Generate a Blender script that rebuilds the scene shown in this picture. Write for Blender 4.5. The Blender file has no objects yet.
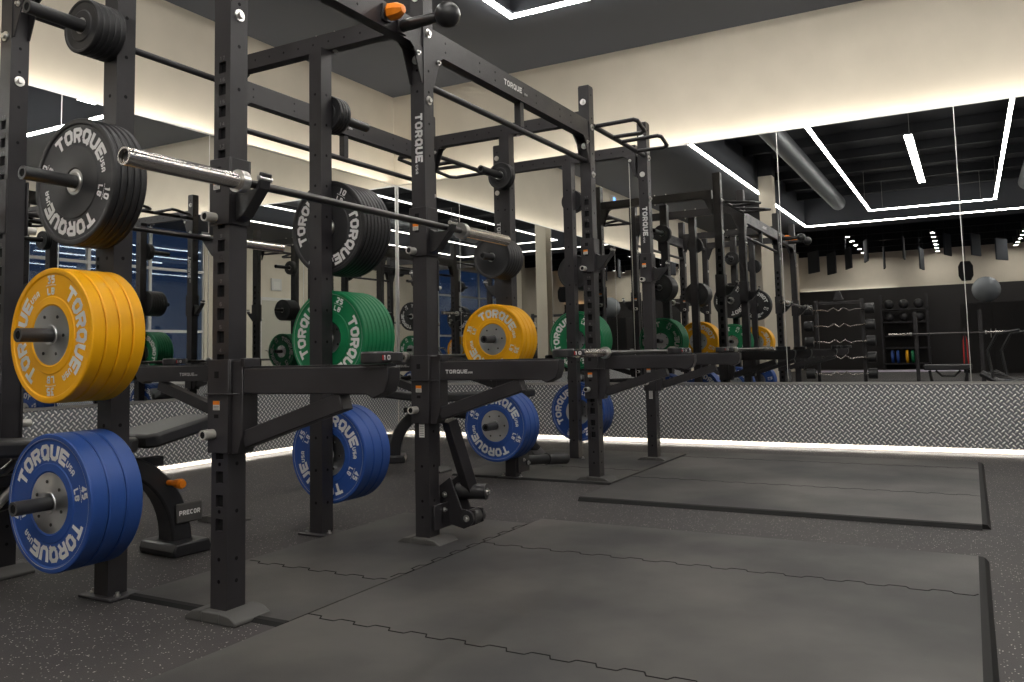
import bpy, math, random
from mathutils import Vector, Matrix
random.seed(7)
S = bpy.context.scene
COL = S.collection
PI = math.pi
XL, YB, XR, YF = -5.35, 7.18, 4.5, -18.0      # mirror planes (left, back), right wall, far wall
GZ = -.03                                        # floor level
ZM0, ZM1, ZC, ZH = 0.50, 2.64, 3.68, 4.3     # tread plate top, mirror top, drop ceiling, open ceiling

# ------------------------------------------------------------------ materials
def mat(name, base=(.5,.5,.5), rough=.5, metal=0.0, spec=.5, emit=None, es=0.0, **kw):
    m = bpy.data.materials.new(name); m.use_nodes = True
    b = m.node_tree.nodes['Principled BSDF']
    b.inputs['Base Color'].default_value = (*base, 1)
    b.inputs['Roughness'].default_value = rough
    b.inputs['Metallic'].default_value = metal
    b.inputs['Specular IOR Level'].default_value = spec
    if emit:
        b.inputs['Emission Color'].default_value = (*emit, 1)
        b.inputs['Emission Strength'].default_value = es
    for k, v in kw.items():
        b.inputs[k.replace('_', ' ')].default_value = v
    return m
def nodes(m): return m.node_tree.nodes, m.node_tree.links, m.node_tree.nodes['Principled BSDF']
def add_noise(m, scale, c1, c2, lo=.35, hi=.65, rough=None, bump=0.0, bscale=None, detail=4):
    n, l, b = nodes(m)
    tc = n.new('ShaderNodeTexCoord'); t = n.new('ShaderNodeTexNoise')
    t.inputs['Scale'].default_value = scale; t.inputs['Detail'].default_value = detail
    l.new(tc.outputs['Object'], t.inputs['Vector'])
    r = n.new('ShaderNodeValToRGB'); r.color_ramp.elements[0].position = lo; r.color_ramp.elements[1].position = hi
    r.color_ramp.elements[0].color = (*c1, 1); r.color_ramp.elements[1].color = (*c2, 1)
    l.new(t.outputs['Fac'], r.inputs['Fac']); l.new(r.outputs['Color'], b.inputs['Base Color'])
    if rough:
        mr = n.new('ShaderNodeMapRange'); mr.inputs['From Min'].default_value = lo; mr.inputs['From Max'].default_value = hi
        mr.inputs['To Min'].default_value = rough[0]; mr.inputs['To Max'].default_value = rough[1]
        l.new(t.outputs['Fac'], mr.inputs['Value']); l.new(mr.outputs['Result'], b.inputs['Roughness'])
    if bump:
        t2 = n.new('ShaderNodeTexNoise'); t2.inputs['Scale'].default_value = bscale or scale
        l.new(tc.outputs['Object'], t2.inputs['Vector'])
        bp = n.new('ShaderNodeBump'); bp.inputs['Strength'].default_value = bump; bp.inputs['Distance'].default_value = .001
        l.new(t2.outputs['Fac'], bp.inputs['Height']); l.new(bp.outputs['Normal'], b.inputs['Normal'])
    return r
M = {}
M['black'] = mat('black powder coat', (.032,.030,.034), .42, spec=.45)
add_noise(M['black'], 9, (.020,.0185,.021), (.028,.026,.029), rough=(.38,.5), bump=.25, bscale=900)
M['satin'] = mat('satin black', (.022,.022,.024), .32)
M['hole'] = mat('hole black', (.010,.010,.011), .9, spec=.2)
M['rubfoot'] = mat('grey rubber foot', (.075,.073,.07), .6)
M['knurl'] = mat('black sleeve', (.03,.03,.032), .38, spec=.6)
M['steel'] = mat('brushed steel', (.62,.6,.57), .3, 1.0)
M['pin'] = mat('dull silver pin', (.62,.60,.56), .45, .35)
M['zinc'] = mat('zinc bolt', (.75,.74,.72), .28, 1.0)
M['chrome'] = mat('chrome sleeve', (.72,.68,.64), .22, 1.0)
M['bar'] = mat('dark bar steel', (.09,.085,.085), .33, .9)
M['cast'] = mat('cast hub', (.58,.59,.60), .30, 1.0)
n, l, b = nodes(M['cast'])
tg = n.new('ShaderNodeTangent'); tg.direction_type = 'RADIAL'; tg.axis = 'Y'
b.inputs['Anisotropic'].default_value = .85; l.new(tg.outputs['Tangent'], b.inputs['Tangent'])
def plate_mat(k, c):
    M[k] = mat(k + ' rubber', c, .46, spec=.45)
    n, l, b = nodes(M[k]); tc = n.new('ShaderNodeTexCoord'); t = n.new('ShaderNodeTexNoise'); t.inputs['Scale'].default_value = 14
    mr = n.new('ShaderNodeMapRange'); mr.inputs['To Min'].default_value = .38; mr.inputs['To Max'].default_value = .56
    l.new(tc.outputs['Object'], t.inputs['Vector']); l.new(t.outputs['Fac'], mr.inputs['Value']); l.new(mr.outputs['Result'], b.inputs['Roughness'])
plate_mat('yellow', (.93,.44,.003)); plate_mat('blue', (.022,.075,.30)); plate_mat('green', (.006,.20,.075)); plate_mat('blackplate', (.021,.021,.023))
M['white'] = mat('white lettering', (.86,.85,.84), .5)
M['greytxt'] = mat('grey lettering', (.5,.5,.49), .5)
M['faint'] = mat('engraved number', (.11,.11,.11), .6)
M['orange'] = mat('orange plastic', (.9,.25,.01), .4)
M['red'] = mat('red', (.6,.03,.03), .4)
M['label'] = mat('label white', (.7,.69,.66), .5)
M['ink'] = mat('label ink', (.12,.12,.12), .6)
M['pad'] = mat('black vinyl pad', (.028,.028,.030), .38, spec=.5)
M['led'] = mat('led diffuser', (.9,.9,.9), .5, emit=(1,.96,.90), es=32.0)
M['cove'] = mat('cove led', (.9,.9,.9), .5, emit=(1,.93,.82), es=18.0)
M['cove2'] = mat('far cove led', (.9,.9,.9), .5, emit=(1,.97,.92), es=40.0)
M['cove3'] = mat('far warm led', (.9,.9,.9), .5, emit=(1,.55,.25), es=30.0)
M['kick'] = mat('kick led', (.9,.9,.9), .5, emit=(1,.95,.88), es=26.0)
M['spot'] = mat('spot lens', (.9,.9,.9), .5, emit=(1,.95,.88), es=220.0)
M['cream'] = mat('cream wall paint', (.66,.60,.50), .8, spec=.2)
add_noise(M['cream'], 2.2, (.64,.585,.485), (.69,.63,.525), bump=.12, bscale=240)
M['ceil'] = mat('dark grey ceiling', (.085,.091,.106), .75, spec=.25)
M['openceil'] = mat('black open ceiling', (.022,.023,.026), .85, spec=.2)
M['dado'] = mat('black wall', (.020,.018,.018), .7)
M['alu'] = mat('aluminium trim', (.7,.69,.67), .35, 1.0)
M['duct'] = mat('galvanised duct', (.16,.17,.18), .45, .7)
M['baffle'] = mat('acoustic felt', (.05,.055,.065), .95)
M['door'] = mat('beige door', (.48,.46,.39), .6)
M['frame'] = mat('pale window frame', (.62,.62,.6), .5)
M['ball'] = mat('grey exercise ball', (.36,.39,.42), .2)
M['mauve'] = mat('purple turf strip', (.55,.50,.62), .8)
M['mirror'] = mat('mirror glass', (.80,.81,.80), .0, 1.0)
# glass of the windows: blue night tint
g = M['glass'] = bpy.data.materials.new('night window glass'); g.use_nodes = True
n = g.node_tree.nodes; l = g.node_tree.links; n.clear()
o = n.new('ShaderNodeOutputMaterial'); mx = n.new('ShaderNodeMixShader'); tr = n.new('ShaderNodeBsdfTransparent'); gl = n.new('ShaderNodeBsdfGlossy')
gl.inputs['Roughness'].default_value = .02; gl.inputs['Color'].default_value = (.8,.85,.9,1); mx.inputs['Fac'].default_value = .14
tr.inputs['Color'].default_value = (.75,.85,1,1)
l.new(tr.outputs[0], mx.inputs[1]); l.new(gl.outputs[0], mx.inputs[2]); l.new(mx.outputs[0], o.inputs['Surface'])
# speckled rubber floor
m = M['floor'] = mat('speckled rubber floor', (.05,.048,.047), .62, spec=.4)
n, l, b = nodes(m); tc = n.new('ShaderNodeTexCoord')
v = n.new('ShaderNodeTexVoronoi'); v.inputs['Scale'].default_value = 135; l.new(tc.outputs['Object'], v.inputs['Vector'])
sx = n.new('ShaderNodeSeparateColor'); l.new(v.outputs['Color'], sx.inputs[0])
g1 = n.new('ShaderNodeMath'); g1.operation = 'GREATER_THAN'; g1.inputs[1].default_value = .86; l.new(sx.outputs[0], g1.inputs[0])
g2 = n.new('ShaderNodeMath'); g2.operation = 'LESS_THAN'; g2.inputs[1].default_value = .30; l.new(v.outputs['Distance'], g2.inputs[0])
g3 = n.new('ShaderNodeMath'); g3.operation = 'MULTIPLY'; l.new(g1.outputs[0], g3.inputs[0]); l.new(g2.outputs[0], g3.inputs[1])
big = n.new('ShaderNodeTexNoise'); big.inputs['Scale'].default_value = 1.3; big.inputs['Detail'].default_value = 6; l.new(tc.outputs['Object'], big.inputs['Vector'])
cr = n.new('ShaderNodeValToRGB'); cr.color_ramp.elements[0].position = .35; cr.color_ramp.elements[1].position = .7
cr.color_ramp.elements[0].color = (.040,.037,.039,1); cr.color_ramp.elements[1].color = (.058,.053,.051,1); l.new(big.outputs['Fac'], cr.inputs['Fac'])
mc = n.new('ShaderNodeMix'); mc.data_type = 'RGBA'; mc.inputs[7].default_value = (.50,.46,.43,1)
l.new(g3.outputs[0], mc.inputs[0]); l.new(cr.outputs['Color'], mc.inputs[6]); l.new(mc.outputs[2], b.inputs['Base Color'])
fn = n.new('ShaderNodeTexNoise'); fn.inputs['Scale'].default_value = 260; l.new(tc.outputs['Object'], fn.inputs['Vector'])
bp = n.new('ShaderNodeBump'); bp.inputs['Strength'].default_value = .5; bp.inputs['Distance'].default_value = .002
l.new(fn.outputs['Fac'], bp.inputs['Height']); l.new(bp.outputs['Normal'], b.inputs['Normal'])
# mats: worn black rubber
m = M['matr'] = mat('black rubber mat', (.05,.05,.048), .5, spec=.45)
n, l, b = nodes(m); tc = n.new('ShaderNodeTexCoord')
big = n.new('ShaderNodeTexNoise'); big.inputs['Scale'].default_value = 1.15; big.inputs['Detail'].default_value = 5; l.new(tc.outputs['Object'], big.inputs['Vector'])
cr = n.new('ShaderNodeValToRGB'); cr.color_ramp.elements[0].position = .40; cr.color_ramp.elements[1].position = .64
cr.color_ramp.elements[0].color = (.030,.029,.030,1); cr.color_ramp.elements[1].color = (.082,.077,.070,1); l.new(big.outputs['Fac'], cr.inputs['Fac'])
l.new(cr.outputs['Color'], b.inputs['Base Color'])
mr = n.new('ShaderNodeMapRange'); mr.inputs['From Min'].default_value = .35; mr.inputs['From Max'].default_value = .7; mr.inputs['To Min'].default_value = .58; mr.inputs['To Max'].default_value = .42
l.new(big.outputs['Fac'], mr.inputs['Value']); l.new(mr.outputs['Result'], b.inputs['Roughness'])
fn = n.new('ShaderNodeTexNoise'); fn.inputs['Scale'].default_value = 420; l.new(tc.outputs['Object'], fn.inputs['Vector'])
bp = n.new('ShaderNodeBump'); bp.inputs['Strength'].default_value = .35; bp.inputs['Distance'].default_value = .001
l.new(fn.outputs['Fac'], bp.inputs['Height']); l.new(bp.outputs['Normal'], b.inputs['Normal'])
M['matedge'] = mat('mat edging', (.007,.007,.007), .7, spec=.3)
M['seam'] = mat('mat seam', (.010,.010,.010), .8, spec=.1)
# tread plate
def tread(axis):
    m = mat('tread plate ' + axis, (.55,.55,.55), .36, .5)
    n, l, b = nodes(m); tc = n.new('ShaderNodeTexCoord'); sp = n.new('ShaderNodeSeparateXYZ'); l.new(tc.outputs['Object'], sp.inputs[0])
    def mt(op, a, c=None, d=None):
        k = n.new('ShaderNodeMath'); k.operation = op
        for i, q in enumerate((a, c, d)):
            if q is None: continue
            if isinstance(q, (int, float)): k.inputs[i].default_value = q
            else: l.new(q, k.inputs[i])
        return k.outputs[0]
    P = .031*1.4142
    u = mt('DIVIDE', mt('ADD', sp.outputs[axis], sp.outputs['Z']), P); w = mt('DIVIDE', mt('SUBTRACT', sp.outputs[axis], sp.outputs['Z']), P)
    iu = mt('FLOOR', u); iw = mt('FLOOR', w); par = mt('PINGPONG', mt('ADD', iu, iw), 1.0)
    fu = mt('SUBTRACT', mt('SUBTRACT', u, iu), .5); fw = mt('SUBTRACT', mt('SUBTRACT', w, iw), .5)
    a = fu; c = fw
    ip = mt('SUBTRACT', 1.0, par)
    lo = mt('ADD', mt('MULTIPLY', a, par), mt('MULTIPLY', c, ip)); sh = mt('ADD', mt('MULTIPLY', c, par), mt('MULTIPLY', a, ip))
    d = mt('ADD', mt('POWER', mt('ABSOLUTE', mt('DIVIDE', lo, .54)), 2.0), mt('POWER', mt('ABSOLUTE', mt('DIVIDE', sh, .19)), 2.0))
    h = mt('MAXIMUM', mt('SUBTRACT', 1.0, d), 0.0)
    hs = mt('POWER', h, .5)
    bp = n.new('ShaderNodeBump'); bp.inputs['Strength'].default_value = 1.0; bp.inputs['Distance'].default_value = .0035
    l.new(hs, bp.inputs['Height']); l.new(bp.outputs['Normal'], b.inputs['Normal'])
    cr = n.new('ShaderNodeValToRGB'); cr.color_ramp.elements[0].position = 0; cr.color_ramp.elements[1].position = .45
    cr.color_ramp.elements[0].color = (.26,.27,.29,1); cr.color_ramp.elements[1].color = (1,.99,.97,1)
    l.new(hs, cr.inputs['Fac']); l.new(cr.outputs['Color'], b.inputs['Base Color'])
    return m
M['treadX'] = tread('X'); M['treadY'] = tread('Y')

# ------------------------------------------------------------------ mesh builder
class MB:
    def __init__(s): s.v = []; s.f = []; s.mi = []; s.sm = []
    def add(s, vs, fs, mi=0, smooth=False):
        b = len(s.v); s.v += [tuple(q) for q in vs]
        for f in fs: s.f.append(tuple(b + i for i in f)); s.mi.append(mi); s.sm.append(smooth)
        return s
    def box(s, x0, x1, y0, y1, z0, z1, mi=0):
        vs = [(x, y, z) for z in (z0, z1) for y in (y0, y1) for x in (x0, x1)]
        return s.add(vs, [(0,2,3,1),(4,5,7,6),(0,1,5,4),(2,6,7,3),(0,4,6,2),(1,3,7,5)], mi)
    def cbox(s, c, d, mi=0): return s.box(c[0]-d[0]/2, c[0]+d[0]/2, c[1]-d[1]/2, c[1]+d[1]/2, c[2]-d[2]/2, c[2]+d[2]/2, mi)
    def beam(s, p, q, w, h, mi=0, up=(0,0,1)):
        p = Vector(p); q = Vector(q); d = (q-p).normalized(); u = Vector(up)
        sd = d.cross(u)
        if sd.length < 1e-4: sd = d.cross(Vector((0,1,0)))
        sd.normalize(); u = sd.cross(d)
        vs = [e + sd*a*w/2 + u*c*h/2 for e in (p, q) for a, c in ((-1,-1),(1,-1),(1,1),(-1,1))]
        return s.add(vs, [(3,2,1,0),(4,5,6,7),(0,1,5,4),(1,2,6,5),(2,3,7,6),(3,0,4,7)], mi)
    def tube(s, pts, r, n=12, mi=0, cap=True, closed=False):
        pts = [Vector(p) for p in pts]; N = len(pts); rr = r if isinstance(r, (list, tuple)) else [r]*N
        rings = []; prev = None
        for i, p in enumerate(pts):
            if closed: d = (pts[(i+1) % N] - pts[i-1]).normalized()
            elif i == 0: d = (pts[1]-p).normalized()
            elif i == N-1: d = (p-pts[i-1]).normalized()
            else: d = ((pts[i+1]-p).normalized() + (p-pts[i-1]).normalized()).normalized()
            if prev is None:
                a = d.cross(Vector((0,0,1)))
                if a.length < 1e-3: a = d.cross(Vector((0,1,0)))
            else: a = prev - d*prev.dot(d)
            a.normalize(); prev = a; c = d.cross(a)
            rings.append([p + (a*math.cos(t) + c*math.sin(t))*rr[i] for t in [2*PI*k/n for k in range(n)]])
        vs = [q for R in rings for q in R]; fs = []
        for i in range(N if closed else N-1):
            j = (i+1) % N
            fs += [(i*n+k, i*n+(k+1) % n, j*n+(k+1) % n, j*n+k) for k in range(n)]
        s.add(vs, fs, mi, True)
        if cap and not closed:
            s.add(rings[0], [tuple(range(n-1, -1, -1))], mi); s.add(rings[-1], [tuple(range(n))], mi)
        return s
    def cyl(s, p, q, r, n=20, mi=0): return s.tube([p, q], r, n, mi)
    def lathe(s, prof, c=(0,0,0), axis='Y', n=48, mi=0, smooth=True, rot=None):
        vs = []; P = len(prof)
        for k in range(n):
            t = 2*PI*k/n
            for r, h in prof:
                a, b2 = r*math.cos(t), r*math.sin(t)
                q = {'Y': (a, h, b2), 'Z': (a, b2, h), 'X': (h, a, b2)}[axis]
                if rot is not None: q = tuple(rot @ Vector(q))
                vs.append((c[0]+q[0], c[1]+q[1], c[2]+q[2]))
        fs = []
        for k in range(n):
            j = (k+1) % n
            for i in range(P-1): fs.append((k*P+i, k*P+i+1, j*P+i+1, j*P+i))
        return s.add(vs, fs, mi, smooth)
    def sphere(s, c, r, mi=0, n=20, sz=1.0):
        pr = [(max(1e-5, r*math.sin(PI*i/12)), -r*sz*math.cos(PI*i/12)) for i in range(13)]
        return s.lathe(pr, c, 'Z', n, mi)
    def prism(s, poly, h0, h1, plane='XZ', mi=0):
        n = len(poly)
        def P(a, b2, h): return {'XZ': (a, h, b2), 'YZ': (h, a, b2), 'XY': (a, b2, h)}[plane]
        vs = [P(a, b2, h0) for a, b2 in poly] + [P(a, b2, h1) for a, b2 in poly]
        return s.add(vs, [tuple(range(n-1, -1, -1)), tuple(range(n, 2*n))] + [(i, (i+1) % n, n+(i+1) % n, n+i) for i in range(n)], mi)
    def build(s, name, mats, parent=None, bevel=0.0, seg=1, fixn=True):
        me = bpy.data.meshes.new(name); me.from_pydata(s.v, [], s.f)
        if not isinstance(mats, (list, tuple)): mats = [mats]
        for k in mats: me.materials.append(M[k] if isinstance(k, str) else k)
        me.polygons.foreach_set('material_index', s.mi); me.polygons.foreach_set('use_smooth', s.sm)
        if fixn:
            import bmesh
            bm = bmesh.new(); bm.from_mesh(me); bmesh.ops.recalc_face_normals(bm, faces=bm.faces); bm.to_mesh(me); bm.free()
        me.update()
        try: me.set_sharp_from_angle(angle=math.radians(24))
        except Exception: pass
        o = bpy.data.objects.new(name, me); COL.objects.link(o)
        if parent is not None: o.parent = parent
        if bevel:
            mod = o.modifiers.new('b', 'BEVEL'); mod.width = bevel; mod.segments = seg; mod.limit_method = 'ANGLE'; mod.angle_limit = math.radians(50)
        return o
def tag(o, label, cat=None, group=None, kind=None):
    if label: o['label'] = label
    if cat: o['category'] = cat
    if group: o['group'] = group
    if kind: o['kind'] = kind
    return o
def thing(name, label, cat, loc=(0,0,0), rz=0.0, group=None):
    o = bpy.data.objects.new(name, None); COL.objects.link(o); o.location = loc; o.rotation_euler = (0,0,rz)
    o.empty_display_size = .05
    return tag(o, label, cat, group)
def dup(o, loc, rot=None, label=None, group=None, parent=None):
    r = o.copy(); COL.objects.link(r); r.location = loc
    if rot is not None: r.rotation_euler = rot
    if label: r['label'] = label
    if group: r['group'] = group
    for ch in list(o.children):
        c = ch.copy(); COL.objects.link(c); c.parent = r
        for g in ch.children:
            d = g.copy(); COL.objects.link(d); d.parent = c
    return r

# ------------------------------------------------------------------ stroke lettering
w0, w1 = .12, .88
GL = {
 'T': [[(.0,w1),(1,w1)],[(.5,w1),(.5,0)]],
 'O': [[(w0,.28),(w0,.72),(.30,w1),(.70,w1),(w1,.72),(w1,.28),(.70,w0),(.30,w0),(w0,.28)]],
 'R': [[(w0,0),(w0,w1),(.70,w1),(w1,.76),(w1,.58),(.70,.44),(w0,.44)],[(.55,.44),(w1,0)]],
 'Q': [[(w0,.28),(w0,.72),(.30,w1),(.70,w1),(w1,.72),(w1,.28),(.70,w0),(.30,w0),(w0,.28)],[(.55,.32),(.98,-.02)]],
 'U': [[(w0,1),(w0,.28),(.30,w0),(.70,w0),(w1,.28),(w1,1)]],
 'E': [[(1,w1),(w0,w1),(w0,w0),(1,w0)],[(w0,.5),(.85,.5)]],
 'S': [[(w1,w1),(.25,w1),(w0,.75),(w0,.6),(.25,.5),(.75,.5),(w1,.4),(w1,.25),(.75,w0),(w0,w0)]],
 'A': [[(w0,0),(w0,.7),(.3,w1),(.7,w1),(w1,.7),(w1,0)],[(w0,.4),(w1,.4)]],
 'L': [[(w0,1),(w0,w0),(1,w0)]],
 'B': [[(w0,w0),(w0,w1),(.7,w1),(w1,.75),(.75,.52),(w1,.28),(.7,w0),(w0,w0)],[(w0,.52),(.75,.52)]],
 'P': [[(w0,0),(w0,w1),(.70,w1),(w1,.76),(w1,.58),(.70,.44),(w0,.44)]],
 'C': [[(w1,w1),(.3,w1),(w0,.7),(w0,.3),(.3,w0),(w1,w0)]],
 'M': [[(w0,0),(w0,w1),(.5,.4),(w1,w1),(w1,0)]], 'I': [[(.5,0),(.5,1)]], 'N': [[(w0,0),(w0,w1),(w1,w0),(w1,1)]],
 'W': [[(w0,1),(.3,.1),(.5,.7),(.7,.1),(w1,1)]], 'G': [[(w1,w1),(.3,w1),(w0,.7),(w0,.3),(.3,w0),(w1,w0),(w1,.5),(.55,.5)]],
 '1': [[(.2,.75),(.5,w1),(.5,0)]], '0': [[(w0,.2),(w0,.8),(.30,w1),(.70,w1),(w1,.8),(w1,.2),(.70,w0),(.30,w0),(w0,.2)]],
 '2': [[(w0,.8),(.3,w1),(.75,w1),(w1,.75),(w1,.58),(w0,.14),(w1,.12)]], '3': [[(w0,w1),(w1,w1),(.5,.55),(w1,.4),(w1,.22),(.7,w0),(w0,w0)]],
 '4': [[(.7,0),(.7,w1),(w0,.3),(1,.3)]], '5': [[(w1,w1),(w0,w1),(w0,.55),(.75,.55),(w1,.4),(w1,.22),(.7,w0),(w0,w0)]],
 '6': [[(w1,w1),(.3,w1),(w0,.7),(w0,.25),(.3,w0),(.7,w0),(w1,.25),(w1,.42),(.7,.55),(w0,.52)]], '7': [[(w0,w1),(w1,w1),(.4,0)]],
 '8': [[(w0,.2),(.3,w0),(.7,w0),(w1,.2),(w1,.4),(.7,.52),(.3,.52),(w0,.64),(w0,.8),(.3,w1),(.7,w1),(w1,.8),(w1,.64),(.7,.52)],[(.3,.52),(w0,.4),(w0,.2)]],
 '9': [[(w0,w0),(.7,w0),(w1,.3),(w1,.75),(.7,w1),(.3,w1),(w0,.75),(w0,.58),(.3,.45),(w1,.48)]], '-': [[(.1,.5),(.9,.5)]], '/': [[(.2,0),(.8,1)]],
}
def text(mb, s, f, H=1.0, W=.8, gap=.25, wt=.22, sub=2, mi=0, slant=0.0):
    """letters in a plane: f maps (advance, height) in the units of H to a 3-D point; centred on advance 0"""
    n = len(s); tot = n*W + (n-1)*gap; x = -tot/2
    for ch in s:
        for st in GL.get(ch, []):
            for i in range(len(st)-1):
                (ax, ay), (bx, by) = st[i], st[i+1]
                ax *= W; bx *= W; dx, dy = bx-ax, by-ay; L = math.hypot(dx, dy)
                if L < 1e-6: continue
                ux, uy = dx/L, dy/L; e = wt*.30
                ax -= ux*e*(i > 0); ay -= uy*e*(i > 0); bx += ux*e*(i < len(st)-2); by += uy*e*(i < len(st)-2)
                K = sub if abs(ux) > .3 else 1
                vs = []
                for k in range(K+1):
                    t = k/K; cx, cy = ax+(bx-ax)*t, ay+(by-ay)*t
                    for sg in (-1, 1):
                        px, py = cx - uy*sg*wt/2, cy + ux*sg*wt/2
                        vs.append(f((x + px + slant*py)*H, py*H))
                mb.add(vs, [(2*k, 2*k+1, 2*k+3, 2*k+2) for k in range(K)], mi)
        x += W + gap

# ------------------------------------------------------------------ the room
def struct(name, mb, m, label=None, bevel=0.0):
    o = mb.build(name, m, None, bevel); o['kind'] = 'structure'
    if label: o['label'] = label
    return o
fl = MB(); fl.box(XL-.2, XR+.2, YF-.2, YB+.25, GZ-.1, GZ); struct('floor', fl, 'floor', 'speckled dark grey rubber gym floor')
struct('floor_strip', MB().box(-4.6, 3.6, -16.6, -14.6, GZ, GZ+.004), 'mauve', 'pale purple floor strip along the far black wall')
struct('wall_back', MB().box(XL-.2, XR+.1, YB+.13, YB+.27, GZ, ZH), 'cream', 'cream bulkhead wall above the right mirrors')
struct('wall_left', MB().box(XL-.27, XL-.13, YF, YB+.13, GZ, ZH), 'cream', 'cream bulkhead wall above the left mirrors')
struct('wall_far', MB().box(XL-.2, XR+.2, YF-.15, YF, 2.8, ZH), 'cream', 'pale upper wall at the far end seen in the mirror')
struct('wall_far_lower', MB().box(XL-.2, XR+.2, YF-.15, YF+.04, GZ, 2.8).box(XL-.2, XR+.2, YF+.04, YF+.06, GZ, 2.86), 'dado', 'black lower wall at the far end seen in the mirror')
# right wall with openings
wins = [(1.25, 6.9), (-13.5, -7.0)]
rw = MB(); rw.box(XR, XR+.2, -7.0, 1.25, GZ, ZH); rw.box(XR, XR+.2, YF, -13.5, GZ, ZH); rw.box(XR, XR+.2, 6.9, YB+.1, GZ, ZH)
for a, c in wins: rw.box(XR, XR+.2, a, c, GZ, .3); rw.box(XR, XR+.2, a, c, 3.75, ZH)
struct('wall_right', rw, 'cream', 'cream wall with tall windows and a door, seen in the mirror')
for k, (a, c) in enumerate(wins):
    f = MB(); N = 4 if k == 0 else 5; st = (c-a)/N
    for i in range(N+1): f.box(XR+.02, XR+.10, a+i*st-.035, a+i*st+.035, .3, 3.75)
    for z in (.33, 1.45, 2.8, 3.72): f.box(XR+.025, XR+.095, a, c, z-.03, z+.03)
    fo = f.build('window_%d' % (k+1), 'frame'); fo['kind'] = 'structure'; fo['label'] = 'pale framed night window, ' + ('nearer' if k == 0 else 'farther') + ' of the two in the right wall'
    MB().box(XR+.055, XR+.060, a, c, .3, 3.75).build('pane', 'glass', fo)
d = MB(); d.box(XR-.03, XR, -1.45, -.45, GZ, 2.25); do = d.build('door_1', 'door'); do['kind'] = 'structure'; do['label'] = 'beige door in the cream wall, seen in the mirror'
fr = MB(); fr.box(XR-.045, XR, -1.53, -1.45, GZ, 2.33); fr.box(XR-.045, XR, -.45, -.37, GZ, 2.33); fr.box(XR-.045, XR, -1.45, -.45, 2.25, 2.33); fr.build('door_frame', 'frame', do)
MB().tube([(XR-.03,-.6,1.02),(XR-.09,-.6,1.02),(XR-.09,-.72,1.02)], .012, 8).build('door_handle', 'steel', do)
sg = thing('exit_sign', 'small pale box sign on the wall above the beige door', 'sign', (XR-.03, -.95, 2.66))
MB().cbox((0,0,0), (.05,.34,.3)).build('sign_box', 'frame', sg, .004); MB().cbox((-.028,0,-.02), (.004,.2,.18)).build('sign_face', 'label', sg)
# ceilings
struct('ceiling', MB().box(XL-.2, XR+.2, YF-.2, YB+.2, ZH, ZH+.1), 'openceil', 'black painted open ceiling')
RX0, RX1, RY0, RY1 = -3.26, 2.14, -6.05, 6.0
rc = MB()
rc.box(XL-.13, RX0, -7.1, YB+.13, ZC, ZC+.06); rc.box(RX1, XR, -7.1, YB+.13, ZC, ZC+.06)
rc.box(RX0, RX1, RY1, YB+.13, ZC, ZC+.06); rc.box(RX0, RX1, -7.1, RY0, ZC, ZC+.06)
rc.box(RX0-.02, RX0, RY0, RY1, ZC+.06, ZH); rc.box(RX1, RX1+.02, RY0, RY1, ZC+.06, ZH); rc.box(RX0, RX1, RY1, RY1+.02, ZC+.06, ZH); rc.box(RX0, RX1, RY0-.02, RY0, ZC+.06, ZH)
rc.box(XL-.13, XR, -7.12, -7.1, ZC, ZH)
struct('ceiling_border', rc, 'ceil', 'dark grey lowered ceiling border with a lit inner edge')
for k in range(9):
    y = -5.2 + k*1.28
    struct('ceiling_beam', MB().box(RX0, RX1, y, y+.10, ZH-.16, ZH), 'openceil')
for k in range(6): struct('ceiling_beam', MB().box(XL, XR, -8.5-k*1.8, -8.38-k*1.8, ZH-.2, ZH), 'openceil')
# LED lines
def led(name, x0, x1, y0, y1, label, z=ZC, h=.045, m='led', hang=False):
    t = thing(name, label, 'light', ((x0+x1)/2, (y0+y1)/2, z), 0, 'LED lines of the ceiling')
    hx, hy = (x1-x0)/2, (y1-y0)/2
    MB().box(-hx, hx, -hy, hy, -h, -h+.018).build('diffuser', m, t)
    MB().box(-hx, hx, -hy, hy, -h+.018, 0).build('housing', 'ceil', t)
    if hang:
        w = MB(); L = max(hx, hy)*.8
        for sgn in (-1, 1):
            p = (sgn*L, 0) if hx > hy else (0, sgn*L); w.cyl((p[0], p[1], 0), (p[0], p[1], ZH-z), .003, 6)
        w.build('hanging_wire', 'steel', t)
e = .023
led('led_strip_light', RX0+.001, RX0+2*e, RY0+.001, RY1-.001, 'long white LED line edging the left side of the lowered ceiling')
led('led_strip_light', RX1-2*e, RX1-.001, RY0+.001, RY1-.001, 'long white LED line edging the right side of the lowered ceiling')
led('led_strip_light', RX0+2*e, RX1-2*e, RY1-2*e, RY1-.001, 'white LED line edging the lowered ceiling nearest the back mirrors')
led('led_strip_light', RX0+2*e, RX1-2*e, RY0+.001, RY0+2*e, 'white LED line edging the lowered ceiling farthest from the back mirrors')
IX0, IX1, IY0, IY1 = -1.685, .597, -4.44, 5.2
led('led_strip_light', IX0-e, IX0+e, IY0, IY1, 'left long side of the hanging inner LED rectangle', hang=True)
led('led_strip_light', IX1-e, IX1+e, IY0, IY1, 'right long side of the hanging inner LED rectangle', hang=True)
led('led_strip_light', IX0+e, IX1-e, IY0, IY0+2*e, 'far short side of the hanging inner LED rectangle', hang=True)
led('led_strip_light', IX0+e, IX1-e, IY1-2*e, IY1, 'near short side of the hanging inner LED rectangle', hang=True)
led('led_tube_light', -.625, -.525, -1.66, 2.05, 'single short hanging LED bar inside the LED rectangle', hang=True)
led('led_tube_light', -2.60, -2.42, 5.42, 5.62, 'small square ceiling light near the bulkhead corner', z=ZC)
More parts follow.
